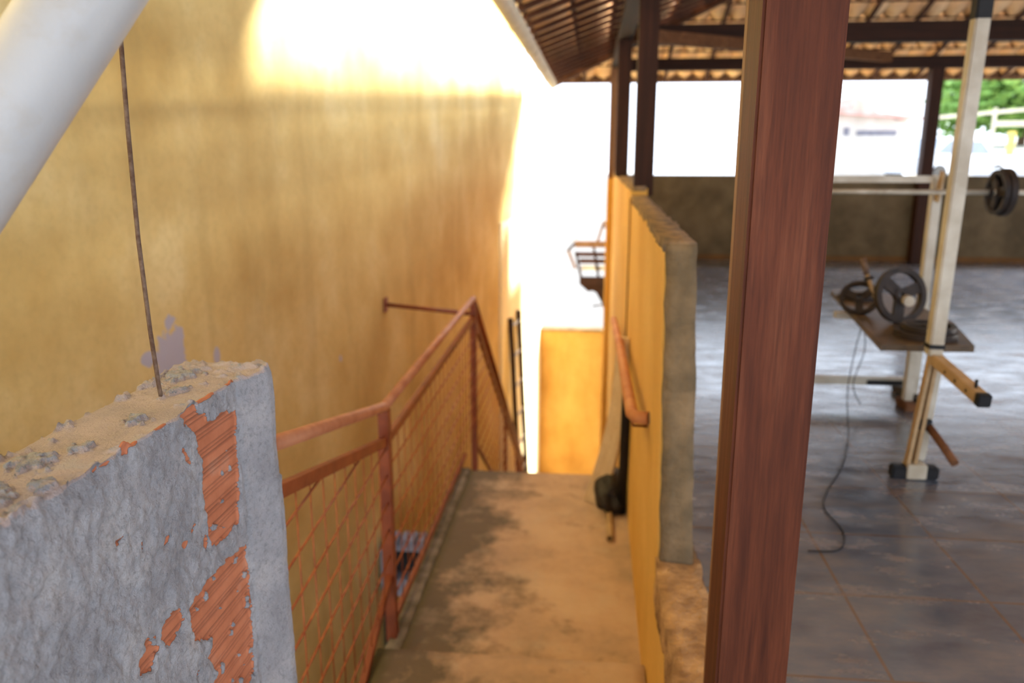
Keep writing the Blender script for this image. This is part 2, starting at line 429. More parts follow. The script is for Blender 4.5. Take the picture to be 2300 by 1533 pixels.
# ------------------------------------------------------------------ foreground wall: broken plastered hollow brick
def in_poly(y, z, poly):
    c = False; n = len(poly); j2 = n-1
    for i in range(n):
        yi, zi = poly[i]; yj, zj = poly[j2]
        if (zi > z) != (zj > z) and y < (yj-yi)*(z-zi)/(zj-zi) + yi: c = not c
        j2 = i
    return c
def seg_dist(y, z, poly):
    best = 9; n = len(poly)
    for i in range(n):
        ay, az = poly[i]; by, bz = poly[(i+1) % n]
        dy, dz = by-ay, bz-az; L = dy*dy+dz*dz or 1e-9
        t = max(0, min(1, ((y-ay)*dy+(z-az)*dz)/L))
        best = min(best, math.hypot(y-ay-t*dy, z-az-t*dz))
    return best
PATCH = [
 [(1.334,1.034),(1.363,1.022),(1.383,.998),(1.437,1.001),(1.491,.99),(1.484,.946),(1.482,.877),(1.463,.752),(1.40,.748),(1.333,.755),(1.336,.824),(1.325,.885),(1.335,.936),(1.318,1.0),(1.28,1.034),(1.26,1.056),(1.34,1.056)],
 [(1.240,.684),(1.29,.699),(1.332,.703),(1.40,.70),(1.486,.690),(1.486,.617),(1.484,.50),(1.47,.36),(1.40,.28),(1.28,.28),(1.27,.36),(1.30,.40),(1.27,.46),(1.31,.50),(1.29,.55),(1.31,.58),(1.25,.61),(1.235,.655)],
 [(1.141,.71),(1.177,.722),(1.213,.703),(1.226,.679),(1.19,.66),(1.15,.655),(1.138,.69)],
 [(1.083,.702),(1.096,.716),(1.129,.706),(1.13,.675),(1.10,.655),(1.07,.67)],
 [(1.02,1.045),(1.12,1.042),(1.12,1.056),(1.02,1.056)],
]
XF, XB, ZT, YE = -.718, -.882, 1.05, 1.66
du_ = .0026
ys = np.concatenate([np.arange(-.9, .40, .05), np.arange(.40, YE, du_)])
prof = []                                    # (kind, x, z)
for z in np.arange(-.9, .22, .06): prof.append(('f', XF, z))
for z in np.arange(.22, ZT-.004, du_): prof.append(('f', XF, z))
for x in np.arange(XF-.004, XB, -.0034): prof.append(('t', x, ZT))
for z in np.arange(ZT-.006, .7, -.02): prof.append(('b', XB, z))
for z in (.4, 0, -.9): prof.append(('b', XB, z))
nu, nv = len(ys), len(prof)
P = np.zeros((nu*nv, 3)); CL = np.zeros(nu*nv, np.float32); DU = np.zeros(nu*nv, np.float32); GR = np.zeros(nu*nv, np.float32)
nz = noise.noise; fr = noise.fractal
for i, y in enumerate(ys):
    # plastered column at the free end swells outward
    sw = max(0, min(1, (y - 1.492)/.085)); colm = 1 if y > 1.495 else 0
    endx = sw*.030 - .045*max(0, (y-1.60)/.06)
    endtop = -.010*max(0, (y-1.60)/.06) if y > 1.60 else 0
    for j2, (k, x, z) in enumerate(prof):
        ix = i*nv + j2
        if k == 'f':
            und = nz(V((y*5, z*5, 0)))*.004 + nz(V((y*14, z*14, 2)))*.0035
            crag = (fr(V((y*34, z*34, 4)), .8, 2.1, 4))*.0050
            clay = 0.0
            if y > .95 and z > .38:
                wy, wz = y + nz(V((y*45, z*45, 1)))*.008 + nz(V((y*130, z*130, 5)))*.004, z + nz(V((y*45, z*45, 8)))*.010 + nz(V((y*130, z*130, 9)))*.004
                for p in PATCH:
                    d = seg_dist(wy, wz, p)
                    if d < .03 or in_poly(wy, wz, p):
                        s_ = d if in_poly(wy, wz, p) else -d
                        clay = max(clay, min(1, .5 + s_/.005))
                spk = nz(V((y*30, z*30, 11)))
                if y > 1.05 and y < 1.49 and spk > .50 and nz(V((y*5, z*5, 30))) > -.05: clay = max(clay, min(1, .5 + (spk-.50)*8))
                # mortar crumbs left on the brick
                if clay > .5 and nz(V((y*55, z*55, 21))) > .55: clay = 0
            if not (.752 > z > .70) or clay < .5: pass
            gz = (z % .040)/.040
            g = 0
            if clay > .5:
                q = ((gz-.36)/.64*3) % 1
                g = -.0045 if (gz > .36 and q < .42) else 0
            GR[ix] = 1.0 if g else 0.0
            lay = (1-clay)
            ox = -.0075 + und*.4*lay + lay*(.0075 + und*.6 + crag*1.0) + g
            if colm: ox = und*.8 + crag*.25 + .003
            round_ = max(0, (z - (ZT-.012))/.012)
            if z < .80 and colm: endx2 = endx + .006*sw
            else: endx2 = endx
            P[ix] = (x + ox + endx2 - round_*.004, y, z + endtop + (nz(V((y*40, 3, 1)))*.002 if z > ZT-.03 else 0))
            CL[ix] = clay; DU[ix] = max(0, (z - (ZT-.010))/.010)*.9
            if clay > .3: DU[ix] *= .3
        elif k == 't':
            base_h = nz(V((y*7, x*7, 0)))*.004 + nz(V((y*60, x*60, 3)))*.0012
            lump = nz(V((y*24, x*24, 6))) + .45*nz(V((y*70, x*70, 7)))
            region = nz(V((y*4.5, x*4.5, 13)))
            edgeb = max(0, 1 - abs(x - XB)/.022)*.5
            endb = max(0, 1 - abs(y-1.60)/.10)*.8
            l = max(0, lump - .33 + region*.62 + edgeb + endb*.6)
            cb = 0
            for (qx, qy, qs) in ((-.825, 1.03, .035), (-.79, 1.10, .020), (-.775, 1.235, .020), (-.80, .90, .040), (-.745, .95, .022), (-.79, 1.40, .018), (-.84, 1.50, .035), (-.76, .84, .03)):
                cb = max(cb, math.exp(-(((x-qx)**2 + ((y-qy)*.8)**2)/qs**2)))
            fl = cb*1.15 + .75*nz(V((y*62, x*62, 50))) + .35*nz(V((y*140, x*140, 51))) - .62
            l = min(1, l*2.8)*(.0085 + .006*nz(V((y*90, x*90, 1))))
            if fl > 0: l = max(l, .0035 + min(.006, fl*.02) + .002*nz(V((y*210, x*210, 5))))
            t_ = (XF - x)/(XF-XB)
            P[ix] = (x + endx*(1-t_), y, z + base_h + l + endtop*1.0)
            DU[ix] = 1.0 if l < .002 else (.42 if fl > 0 else .60)
            if (abs(x-XF) < .010 and nz(V((y*12, 0, 40))) > .12 and y > 1.0): DU[ix] = 0; CL[ix] = 1
        else:
            P[ix] = (x + nz(V((y*8, z*8, 1)))*.005, y, z); DU[ix] = .3
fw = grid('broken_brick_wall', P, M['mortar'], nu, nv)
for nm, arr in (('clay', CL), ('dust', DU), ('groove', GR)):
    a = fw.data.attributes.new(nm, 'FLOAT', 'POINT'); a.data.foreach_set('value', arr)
# close the free end
bm = bmesh.new(); bm.from_mesh(fw.data)
bm.verts.ensure_lookup_table()
last = [bm.verts[(nu-1)*nv + j2] for j2 in range(nv)]
bm.faces.new(last)
bm.to_mesh(fw.data); bm.free()
fw.data.flip_normals() if fw.data.polygons[len(fw.data.polygons)//3].normal.length < 0 else None
tag(fw, 'broken grey plastered brick wall stub with exposed orange clay blocks', 'wall')

# ------------------------------------------------------------------ stair railing
def lerp(a, b, t): return tuple(a[i] + (b[i]-a[i])*t for i in range(3))
RX = -.945
rl = empty('stair_railing', (RX, 3.4, -.857), 'rust-orange steel railing with wire mesh along the landing', 'railing')
p1, p2 = V((RX, 3.44, .354)), V((RX, 6.25, .362))
p0 = V((-.868, 1.64, .80)); p3 = V((RX, 11.1, -3.0))
MB().tube([p0, lerp(p0, p1, .93), p1, lerp(p1, p2, .02)], .024, 14).build('handrail', M['rail_top'], rl)['label'] = 'dusty top handrail, sloping part'
MB().tube([p1, p2], .024, 14).build('handrail', M['rail_top'], rl)
MB().tube([p2, p3], .024, 14).build('handrail', M['rail'], rl)
def rbar(a, b, w=.03, h=.042, mat='rail', nm='rail_bar'): return MB().bar(a, b, w, h).build(nm, M[mat], rl)
q0, q1, q2, q3 = V((-.868, 1.64, .66)), V((RX, 3.44, .185)), V((RX, 6.25, .205)), V((RX, 11.1, -3.16))
b1, b2, b3 = V((RX, 3.44, -.775)), V((RX, 6.25, -.80)), V((RX, 11.1, -4.1))
rbar(q0, q1); rbar(q1, q2); rbar(q2, q3)
rbar(b1, V((RX, 5.75, -.785)), .025, .03)
bs = V((RX+.0, 3.30, -.55)); be = V((RX+.02, 2.2, -.80))
rbar(V((RX, 3.44, -.50)), V((-.90, 2.3, -.86)), .028, .034)
rbar(V((RX, 6.25, -.86)), b3, .025, .03)
for (y, zb, zt, w_) in ((3.44, -.86, .34, .050), (6.25, -1.25, .35, .048), (8.62, -2.95, -1.27, .035), (10.9, -4.6, -2.9, .035)):
    MB().box((RX-w_/2, y-w_/2, zb), (RX+w_/2, y+w_/2, zt)).build('rail_post', M['rail'], rl)
brace_end = V((LEFT(6.5)+.005, 6.5, .25))
MB().tube([V((RX, 6.25, .235)), brace_end], .018, 10).build('wall_brace', M['rail'], rl)
MB().box((brace_end.x-.005, 6.45, .19), (brace_end.x+.012, 6.55, .31)).build('brace_flange', M['rail'], rl)
# woven wire panels: horizontal and vertical wires cut by the frame outline
def mesh_panel(corners_top, corners_bot, step=.138, nm='wire_mesh', zoff=0.0):
    (ya, za), (yb, zb) = corners_top; (yc, zc), (yd, zd) = corners_bot
    xof = lambda y: RX + (.043*(3.44-y) if y < 3.44 else 0)
    mb = MB()
    top = lambda y: za + (zb-za)*(y-ya)/(yb-ya)
    bot = lambda y: zc + (zd-zc)*(y-yc)/(yd-yc)
    y = ya + step/2
    while y < yb:
        mb.tube([(xof(y)+.003, y, bot(y)), (xof(y)+.003, y, top(y))], .0028, 6); y += step
    zmin, zmax = min(bot(ya), bot(yb)), max(top(ya), top(yb))
    z = math.ceil(zmin/step)*step + zoff
    N = max(30, int((yb-ya)/.05))
    while z < zmax:
        run = []
        for i in range(N+1):
            yy = ya + (yb-ya)*i/N
            if bot(yy) < z < top(yy): run.append((xof(yy)+.008, yy, z))
            elif run:
                if len(run) > 1: mb.tube([run[0], run[-1]], .0048, 6)
                run = []
        if len(run) > 1: mb.tube([run[0], run[-1]], .0048, 6)
        z += step
    return mb.build(nm, M['wire'], rl)
mesh_panel(((1.7, .64), (3.42, .185)), ((1.7, -.9), (3.42, -.52)), zoff=.02)
mesh_panel(((3.46, .185), (6.23, .2)), ((3.46, -.775), (6.23, -.79)), zoff=.05)
mesh_panel(((6.27, .19), (10.9, -3.03)), ((6.27, -.87), (10.9, -4.0)), zoff=.05)

# ------------------------------------------------------------------ handrail on the right wall
hr = empty('wall_handrail', (.2, 4.6, .2), 'dusty orange handrail tube bracketed to the yellow half wall', 'handrail')
MB().tube([(.268, 3.40, .355), (.215, 3.42, .35), (.2, 3.50, .342), (.2, 5.2, .26), (.2, 6.7, .12)], .029, 14).build('rail_tube', M['rail_dusty'], hr)
for y, z in ((3.55, .335), (5.9, .19)):
    MB().tube([(.278, y, z-.07), (.21, y, z-.07), (.2, y, z-.02)], .007, 8).build('bracket', M['rail'], hr)
MB().lathe([(0.001, 0), (.03, 0), (.03, .006), (.001, .006)], 20, Matrix.Translation((.272, 3.40, .355)) @ Matrix.Rotation(PI/2, 4, 'Y')).build('wall_flange', M['tan'], hr)

# ------------------------------------------------------------------ things leaning and lying on the landing
pl = MB()
a, b = V((.055, 5.12, -.85)), V((.235, 5.42, .26)); N = 14; pts = []
for i in range(N+1):
    t = i/N; p = a.lerp(b, t) + V((.05*math.sin(PI*t), -.02*math.sin(PI*t), 0)); pts.append(p)
wx, wy = V((.95, -.25, 0)).normalized()*.0, V((.3, -1, 0)).normalized()
ring = []
for i, p in enumerate(pts):
    t = i/N; wid = .125*(1-.4*t); th = .016
    d1 = V((.80, -.55, 0)).normalized(); d2 = V((.55, .80, 0)).normalized()
    ring.append([pl.bm.verts.new(p + d1*sx_*wid*.62 + d2*sy_*th) for sx_, sy_ in ((-1, -1), (1, -1), (1, 1), (-1, 1))])
for i in range(N):
    for k in range(4):
        pl.bm.faces.new((ring[i][k], ring[i][(k+1) % 4], ring[i+1][(k+1) % 4], ring[i+1][k]))
pl.bm.faces.new(ring[0]); pl.bm.faces.new(ring[-1][::-1])
tag(pl.build('wooden_plank', M['plank']), 'long pale bowed plank leaning against the yellow half wall', 'plank')
# black sack
bm = bmesh.new(); bmesh.ops.create_icosphere(bm, subdivisions=4, radius=1)
for v in bm.verts:
    n_ = nz(v.co*1.6)*.25 + nz(v.co*5)*.07
    v.co = V((v.co.x*.11*(1+n_), v.co.y*.30*(1+n_), v.co.z*.14*(1+n_)))
    v.co.z = max(v.co.z, -.075)
for f in bm.faces: f.smooth = True
me = bpy.data.meshes.new('plastic_sack'); bm.to_mesh(me); bm.free(); me.materials.append(M['bag'])
o = bpy.data.objects.new('plastic_sack', me); col.objects.link(o); o.location = (.165, 5.20, -.782)
tag(o, 'crumpled black plastic sack on the landing under the leaning plank', 'sack')
bp = MB().tube([(.238, 4.98, -.85), (.242, 4.93, -.5), (.243, 4.88, -.10), (.244, 4.86, .04)], .031, 14).build('shadow_strip_tube', M['black'])  # black tube in place of the shadow strip beside the plank
tag(bp, 'black tube standing in for a shadow strip on the yellow half wall', 'pipe')
mb = MB()
A = Matrix.Translation((.155, 4.56, -.833)) @ Matrix.Rotation(-PI/2, 4, 'X') @ Matrix.Rotation(0, 4, 'Z')
mb.lathe([(.015, 0), (.023, 0), (.023, .52), (.015, .52)], 24, A)
tag(mb.build('tan_pipe', M['tan']), 'short open-ended tan pipe lying on the landing', 'pipe')
tag(rough_box('cement_block', (.10, 5.46, -.857), (.19, 5.58, -.76), M['greyblock'], .006, .03, kind=None), 'small grey cement block behind the black sack', 'block')

# vent block in left wall, seen through the mesh
vb = empty('hollow_block_pier', (-1.6, 6.2, -2.4), 'grey hollow concrete block course low in the stairwell, seen through the mesh', 'block')
VX0, VX1 = -1.757, -1.20
MB().box((VX0, 6.10, -1.83), (VX1, 6.30, -1.80)).build('top_edge', M['greyblock'], vb)
for i in range(8):
    x = VX0 + .02 + i*.075
    MB().box((x, 6.10, -1.80), (x+.052, 6.30, -1.74), 0, .004).build('rib', M['greyblock'], vb)
MB().box((VX0, 6.10, -2.26), (VX1, 6.30, -2.10)).build('lower_band', M['greyblock'], vb)
MB().box((VX0, 6.10, -2.10), (VX0+.07, 6.30, -1.83)).build('side_web', M['greyblock'], vb)
MB().box((VX0+.33, 6.14, -2.10), (VX0+.37, 6.30, -1.83)).build('web', M['greyblock'], vb)
MB().box((VX0+.07, 6.24, -2.10), (VX1, 6.30, -1.83)).build('recess_shade', M['bag'], vb)['label'] = 'black backing painting the shade of the hollow'  # black back face paints the shade inside the block
MB().box((VX0+.0, 6.14, -4.6), (VX0+.05, 6.25, -2.26)).build('leg', M['black'], vb)

# ladder against the pale wall
ld = empty('ladder', (-1.1, 12.0, -4.6), 'dark wooden ladder leaning on the pale wall beyond the stairs', 'ladder')
ra0, ra1 = V((-.98, 11.35, -4.6)), V((LEFT(11.4)+.06, 11.4, -.86))
rb0, rb1 = V((-.92, 12.0, -4.6)), V((LEFT(12)+.06, 12.0, -.86))
MB().bar(ra0, ra1, .07, .05).build('rail', M['post_dark'], ld); MB().bar(rb0, rb1, .07, .05).build('rail', M['post_dark'], ld)
for i in range(9):
    t = .96 - i*.125
    if t > 0: MB().tube([ra0.lerp(ra1, t), rb0.lerp(rb1, t)], .018, 8).build('rung', M['pvc'], ld)

# rebar stubs sticking out of the pilaster
for (x0, x1, y, z, z1, lab) in ((.03, .20, 11.25, -.63, -.60, 'lower thin rebar stub sticking out of the yellow wall end'), (.12, .20, 11.25, .50, .50, 'upper thin rebar stub near the top of the wall end')):
    tag(MB().tube([(x0, y, z), (x1, y, z1)], .012, 8).build('rebar_stub', M['rust']), lab, 'rebar')

# ------------------------------------------------------------------ posts and beams
bpst = empty('timber_post', (.38, 1.68, -.02), 'thick reddish square timber post in the foreground on the rubble sill', 'post')
mb = MB(); mb.bar((.378, 1.68, -.02), (.386, 1.68, 3.0), .156, .15, V((0, 1, 0)), .006); mb.build('shaft', M['wood'], bpst)
MB().box((.306, 1.758, -.02), (.34, 1.80, 3.0), 0, .004).build('side_batten', M['wood_pale'], bpst)['label'] = 'pale raw edge batten'
def post(x0, x1, y0, y1, z0, z1, label, mat='post_dark'):
    return tag(MB().box((x0, y0, z0), (x1, y1, z1), 0, .005).build('timber_post', M[mat], origin=((x0+x1)/2, (y0+y1)/2, z0)), label, 'post', 'timber posts holding the roof')
bpst['group'] = 'timber posts holding the roof'
post(.295, .435, 5.95, 6.09, 1.20, 2.66, 'dark timber post standing on the end of the near wall panel')
post(.225, .36, 8.55, 8.69, 1.265, 2.62, 'dark timber post on the farther, taller wall panel')
post(.20, .345, 11.25, 11.40, 1.17, 2.62, 'brown corner post behind the others, atop the wall end pilaster', 'wood_pale')
post(4.47, 4.63, 11.62, 11.78, 0, 2.62, 'dark timber post against the back parapet behind the weight rack')
def beam(a, b, w, h, label, mat):
    o = MB().bar(a, b, w, h, bev=.004).build('roof_beam', M[mat], origin=a); return tag(o, label, 'beam', 'roof beams')
beam((.29, -2.5, 2.68), (.29, 12.0, 2.68), .14, .12, 'long timber beam running over the row of wall posts', 'beam_y')
beam((.23, 11.75, 2.70), (9.6, 11.75, 2.70), .12, .16, 'timber beam lying across the tops of the back posts', 'beam_x')
beam((.23, 10.0, 2.85), (9.6, 10.0, 2.85), .14, .22, 'heavy dark tie beam crossing under the far roof slope', 'beam_x')
beam((.40, 9.0, 2.72), (3.9, 11.65, 2.76), .12, .13, 'brown diagonal beam slanting toward the back posts', 'beam_brown')
beam((9.5, -2.5, 2.68), (9.5, 12.0, 2.68), .14, .12, 'timber beam along the open right side', 'beam_y')

# ------------------------------------------------------------------ roof
XE, YE2, ZE, SL = -.62, 12.7, 2.57, .37
XR = 4.5                                              # ridge
rf = empty('tiled_roof', (4.5, 7, 4.6), 'clay tile roof on dark rafters over the terrace', 'roof')
def zr(v): return ZE + SL*v
def tile_sheet(name, fn, u0, u1, v1, lim, period=.24, dv=.19):
    mb = MB(); du2 = period/8
    nu2 = int((u1-u0)/du2); nv2 = int(v1/dv) + 1
    rows = {}
    def vert(i, j3, low):
        key = (i, j3, low)
        if key not in rows:
            u = u0 + i*du2; v = j3*dv
            ph = (u/period) % 1
            h = .095*(1 - abs(math.sin(PI*ph))**.6)
            k = .042 if low else 0
            rows[key] = mb.bm.verts.new(fn(u, v, zr(v) + .035 + h + k))
        return rows[key]
    for j3 in range(nv2):
        odd = j3 % 2
        for i in range(nu2):
            u = u0 + (i+.5)*du2; v = (j3+.5)*dv
            if not lim(u, v): continue
            a_ = .0 if odd else 1
            b_ = 0
            lo_b, lo_t = (False, True) if odd else (False, False)
            f = mb.bm.faces.new((vert(i, j3, lo_b), vert(i+1, j3, lo_b), vert(i+1, j3+1, lo_t), vert(i, j3+1, lo_t))); f.smooth = True
    o = mb.build(name, M['tile'], rf)
    sol = o.modifiers.new('thickness', 'SOLIDIFY'); sol.thickness = .012
    return o
hipx = XR - XE
tile_sheet('tile_slope', lambda u, v, z: (XE+v, u, z), -2.5, YE2, hipx, lambda u, v: u < YE2 - v)
tile_sheet('tile_slope', lambda u, v, z: (u, YE2-v, z), XE, 2*XR-XE, hipx, lambda u, v: XE + v < u < 2*XR-XE-v)
tile_sheet('tile_slope', lambda u, v, z: (2*XR-XE-v, u, z), -2.5, YE2, hipx, lambda u, v: u < YE2 - v)
def rafter(a, b, w=.045, h=.04, nm='rafter'): MB().bar(a, b, w, h).build(nm, M['wood_pale'] if nm == 'eave_board' else M['rafter'], rf)
n = 0
for k in range(33):
    y = YE2 - .25 - .40*k
    if y < 1.5: break
    vmax = min(hipx, YE2 - y)
    if vmax < .3: continue
    rafter((XE+.02, y, zr(0)+.0), (XE+vmax, y, zr(vmax)+.0))
for k in range(16):
    x = XE + .45 + .6*k
    vmax = min(hipx, x-XE, 2*XR-XE-x)
    if vmax < .3: continue
    rafter((x, YE2-.02, zr(0)), (x, YE2-vmax, zr(vmax)))
for k in range(9):
    v = .03 + .38*k
    rafter((XE+v, -2.5, zr(v)+.03), (XE+v, YE2-v, zr(v)+.03), .04, .018, 'batten')
    rafter((XE+v, YE2-v, zr(v)+.03), (2*XR-XE-v, YE2-v, zr(v)+.03), .04, .018, 'batten')
rafter((XE, YE2, ZE-.01), (XR, YE2-hipx, zr(hipx)-.01), .07, .12, 'hip_rafter')
rafter((XR, -2.5, zr(hipx)+.02), (XR, YE2-hipx, zr(hipx)+.02), .5, .12, 'ridge_cap')
rafter((XE-.02, YE2+.02, ZE+.045), (2*XR-XE, YE2+.02, ZE+.045), .02, .15, 'eave_board')
struct(MB().box((-1.7, -1.2, 2.60), (-.72, 4.9, 2.68)).build('ceiling_shade_slab', M['concrete']), 'added unseen slab overhead, shading the near left wall')  # added above the view to keep sun off the near left wall
# gutter
gt = empty('roof_gutter', (XE-.05, 6, 2.45), 'pale half-round gutter along the left roof eave', 'gutter')
def gut(y0, y1):
    mb = MB(); pr = [(math.cos(a)*.07, math.sin(a)*.07) for a in [PI + PI*i/8 for i in range(9)]] + [(math.cos(a)*.064, math.sin(a)*.064) for a in [2*PI - PI*i/8 for i in range(9)]]
    mb.prism([(XE-.03+x, y0, 2.54+z) for x, z in pr], (0, y1-y0, 0)); return mb
yy = -2.5
while yy < 12.7:
    gl = gut(yy, min(yy+1.55, 12.75)).build('gutter_length', M['gutter'], gt)
    mb = MB(); pr = [(math.cos(a)*.077, math.sin(a)*.077) for a in [PI + PI*i/8 for i in range(9)]] + [(math.cos(a)*.07, math.sin(a)*.07) for a in [2*PI - PI*i/8 for i in range(9)]]
    mb.prism([(XE-.03+x, yy-.03, 2.54+z) for x, z in pr], (0, .06, 0)); mb.build('gutter_joint', M['gutter'], gl)
    yy += 1.57

# ------------------------------------------------------------------ foreground pipe and rod
pa = V((-.56, 1.02, 1.86)); pb = V((-.80, .82, 1.42))
d = (pb-pa).normalized()
PA = V((-.700, .907, 1.530)); PB = V((-.611, .957, 1.678)); d = (PB-PA).normalized()
dn = MB().tube([PA - d*.55, PA, PB, PB + d*1.1], .057, 48).build('drain_pipe', M['pvc'])
tag(dn, 'fat dusty grey drain pipe slanting across the upper left corner', 'pipe')
rod = [V((-.775, 1.40, 2.5)), V((-.800, 1.38, 2.05)), V((-.806, 1.36, 1.74)), V((-.812, 1.36, 1.55)), V((-.815, 1.36, 1.35)), V((-.811, 1.36, 1.18)), V((-.806, 1.36, 1.08)), V((-.803, 1.36, 1.045))]
rod = [p + V((0, 0, 0)) for p in rod]
tag(MB().tube(rod, .0040, 10).build('rusty_rod', M['rod']), 'thin rusty steel rod rising behind the broken brick wall', 'rod')

# ------------------------------------------------------------------ gym rack and bench
rk = empty('weight_tower', (1.5, 3.70, 0), 'tall ivory steel gym upright with black foot bar and angled arm', 'gym equipment')
fb = MB().box((1.44, 3.67, 0), (1.655, 3.73, .062), 0, .008).build('foot_bar', M['black'], rk)
MB().box((1.505, 3.662, .004), (1.595, 3.738, .075), 0, .004).build('foot_bracket', M['white'], fb)
MB().bar((1.512, 3.70, .06), (1.566, 3.70, .66), .016, .04, V((0, 1, 0))).build('strut', M['tan'], rk)
MB().bar((1.545, 3.70, .06), (1.592-.005, 3.70, .62), .016, .04, V((0, 1, 0))).build('strut', M['tan'], rk)
MB().bar((1.575, 3.74, .08), (1.604, 3.74, .60), .055, .05, V((0, 1, 0)), .006).build('lower_post', M['white'], rk)
MB().bar((1.572, 3.705, .60), (1.592, 3.705, 2.06), .062, .062, V((0, 1, 0)), .006).build('post', M['white'], rk)
MB().bar((1.5725, 3.705, .635), (1.573, 3.705, .655), .068, .068, V((0, 1, 0))).build('collar', M['black'], rk)
MB().bar((1.592, 3.705, 2.04), (1.593, 3.705, 2.14), .066, .066, V((0, 1, 0)), .006).build('top_cap', M['black'], rk)
arm = MB().bar((1.578, 3.68, .585), (1.585, 3.25, .535), .05, .05, bev=.004).build('arm', M['tan'], rk)
MB().bar((1.585, 3.25, .535), (1.5855, 3.215, .531), .054, .054, bev=.004).build('arm_cap', M['black'], arm)
for t in (.35, .58, .82):
    p = V((1.578, 3.68, .585)).lerp(V((1.585, 3.25, .535)), t)
    MB().tube([p + V((-.0265, 0, 0)), p + V((-.024, 0, 0))], .008, 10).build('peg_hole', M['black'], arm)
MB().tube([V((1.583, 3.30, .56)), V((1.583, 3.30, .60))], .007, 8).build('pin', M['black'], arm)
MB().tube([(1.590, 3.71, .26), (1.62, 3.60, .20), (1.635, 3.50, .155)], .019, 12).build('roller', M['rust'], rk)
MB().box((1.55, 3.69, .24), (1.60, 3.76, .29)).build('roller_bracket', M['black'], rk)

bk = empty('bench_press_rack', (1.5, 4.95, 0), 'ivory steel barbell rack with two uprights behind the tower', 'gym equipment')
for x in (1.0, 2.0):
    MB().box((x-.028, 4.92, .03), (x+.028, 4.975, 1.36), 0, .005).build('upright', M['white'], bk)
    MB().box((x-.03, 4.70, 0), (x+.03, 5.2, .055), 0, .006).build('foot', M['iron'], bk)
    MB().bar((x-.01, 4.90, 1.23), (x-.01, 4.86, 1.40), .05, .012, V((1, 0, 0))).build('bar_hook', M['tan'], bk)
MB().box((1.0, 4.93, 1.335), (2.0, 4.97, 1.375)).build('top_crossbar', M['white'], bk)
MB().box((1.0, 4.93, .10), (2.0, 4.97, .15)).build('lower_crossbar', M['white'], bk)
tag(MB().box((1.72, 4.918, .105), (1.93, 4.929, .135)).build('black_strap', M['black']), 'black strap hanging on the lower crossbar of the rack', 'strap')

bb = empty('barbell', (1.7, 4.86, 1.285), 'long steel barbell resting on the rack hooks', 'barbell')
MB().tube([(.90, 4.86, 1.285), (2.25, 4.86, 1.285)], .0145, 14).build('bar', M['steel'], bb)
MB().tube([(2.25, 4.86, 1.285), (2.27, 4.86, 1.285)], .024, 14).build('collar', M['iron'], bb)
MB().tube([(2.27, 4.86, 1.285), (2.50, 4.86, 1.285)], .0145, 14).build('sleeve', M['steel'], bb)
def plate(name, Rr, th, mtx, label, group='iron weight plates'):
    e = empty(name, mtx.translation, label, 'weight plate', group)
    MB().lathe([(Rr*.80, -th/2), (Rr, -th/2), (Rr, th/2), (Rr*.80, th/2)], 40, mtx).build('rim', M['iron'], e)
    mb = MB(); mb.lathe([(.0155, -th*.45), (Rr*.26, -th*.45), (Rr*.26, th*.45), (.0155, th*.45)], 28, mtx); mb.build('hub', M['iron'], e)
    for k in range(3):
        a_ = 2*PI*k/3 + .4; mb = MB()
        R3 = mtx.to_3x3() @ Matrix.Rotation(a_, 3, 'Z')
        mb.obox(mtx @ V((math.cos(a_)*Rr*.52, math.sin(a_)*Rr*.52, 0)), V((Rr*.30, Rr*.20, th*.28)), R3)
        mb.build('spoke', M['iron'], e)
    return e
RY = Matrix.Rotation(PI/2, 4, 'Y')
plate('weight_plate', .127, .028, Matrix.Translation((2.30, 4.86, 1.285)) @ RY, 'inner iron plate on the right end of the barbell')
plate('weight_plate', .135, .034, Matrix.Translation((2.334, 4.86, 1.285)) @ RY, 'outer iron plate on the right end of the barbell')
plate('weight_plate', .127, .028, Matrix.Translation((.945, 4.86, 1.285)) @ RY, 'iron plate on the left end of the barbell behind the thick post')

bn = empty('bench_board', (1.7, 4.4, 0), 'brown flat bench board on a low leg carrying loose iron plates', 'bench')
mb = MB(); mb.prism([(1.382, 3.83, .585), (1.812, 3.84, .585), (1.95, 4.40, .585), (1.95, 5.20, .585), (1.86, 5.40, .585), (1.592, 5.40, .585)], (0, 0, .032)); mb.build('board', M['padboard'], bn)
MB().box((1.895, 4.78, .05), (1.945, 4.83, .585), 0, .005).build('leg', M['white'], bn)
MB().box((1.45, 4.78, .545), (1.90, 4.83, .585), 0, .005).build('cross_arm', M['white'], bn)
MB().box((1.885, 4.72, 0), (1.955, 4.89, .05), 0, .006).build('foot', M['rust'], bn)
ZB = .617
plate('weight_plate', .145, .032, Matrix.Translation((1.655, 4.02, ZB+.017)), 'large iron plate lying flat at the near end of the bench board')
plate('weight_plate', .125, .026, Matrix.Translation((1.672, 4.03, ZB+.047)), 'iron plate lying on top of the large one on the bench board')
plate('weight_plate', .150, .032, Matrix.Translation((1.645, 4.36, ZB+.148)) @ Matrix.Rotation(math.radians(78), 4, 'X') @ Matrix.Rotation(.3, 4, 'Y'), 'iron plate standing on edge in the middle of the bench board')
plate('weight_plate', .105, .030, Matrix.Translation((1.52, 4.62, ZB+.085)) @ Matrix.Rotation(math.radians(50), 4, 'X') @ Matrix.Rotation(-.35, 4, 'Y'), 'smaller iron plate tilted behind the standing plate')
plate('weight_plate', .12, .026, Matrix.Translation((1.66, 5.08, ZB+.014)), 'iron plate lying flat at the far end of the bench board')
db = empty('dumbbell_bar', (1.56, 4.62, ZB), 'short steel dumbbell bar poking up from the plates on the bench', 'dumbbell bar')
MB().tube([(1.60, 4.60, ZB+.09), (1.555, 4.68, ZB+.25)], .012, 12).build('bar', M['tan'], db)
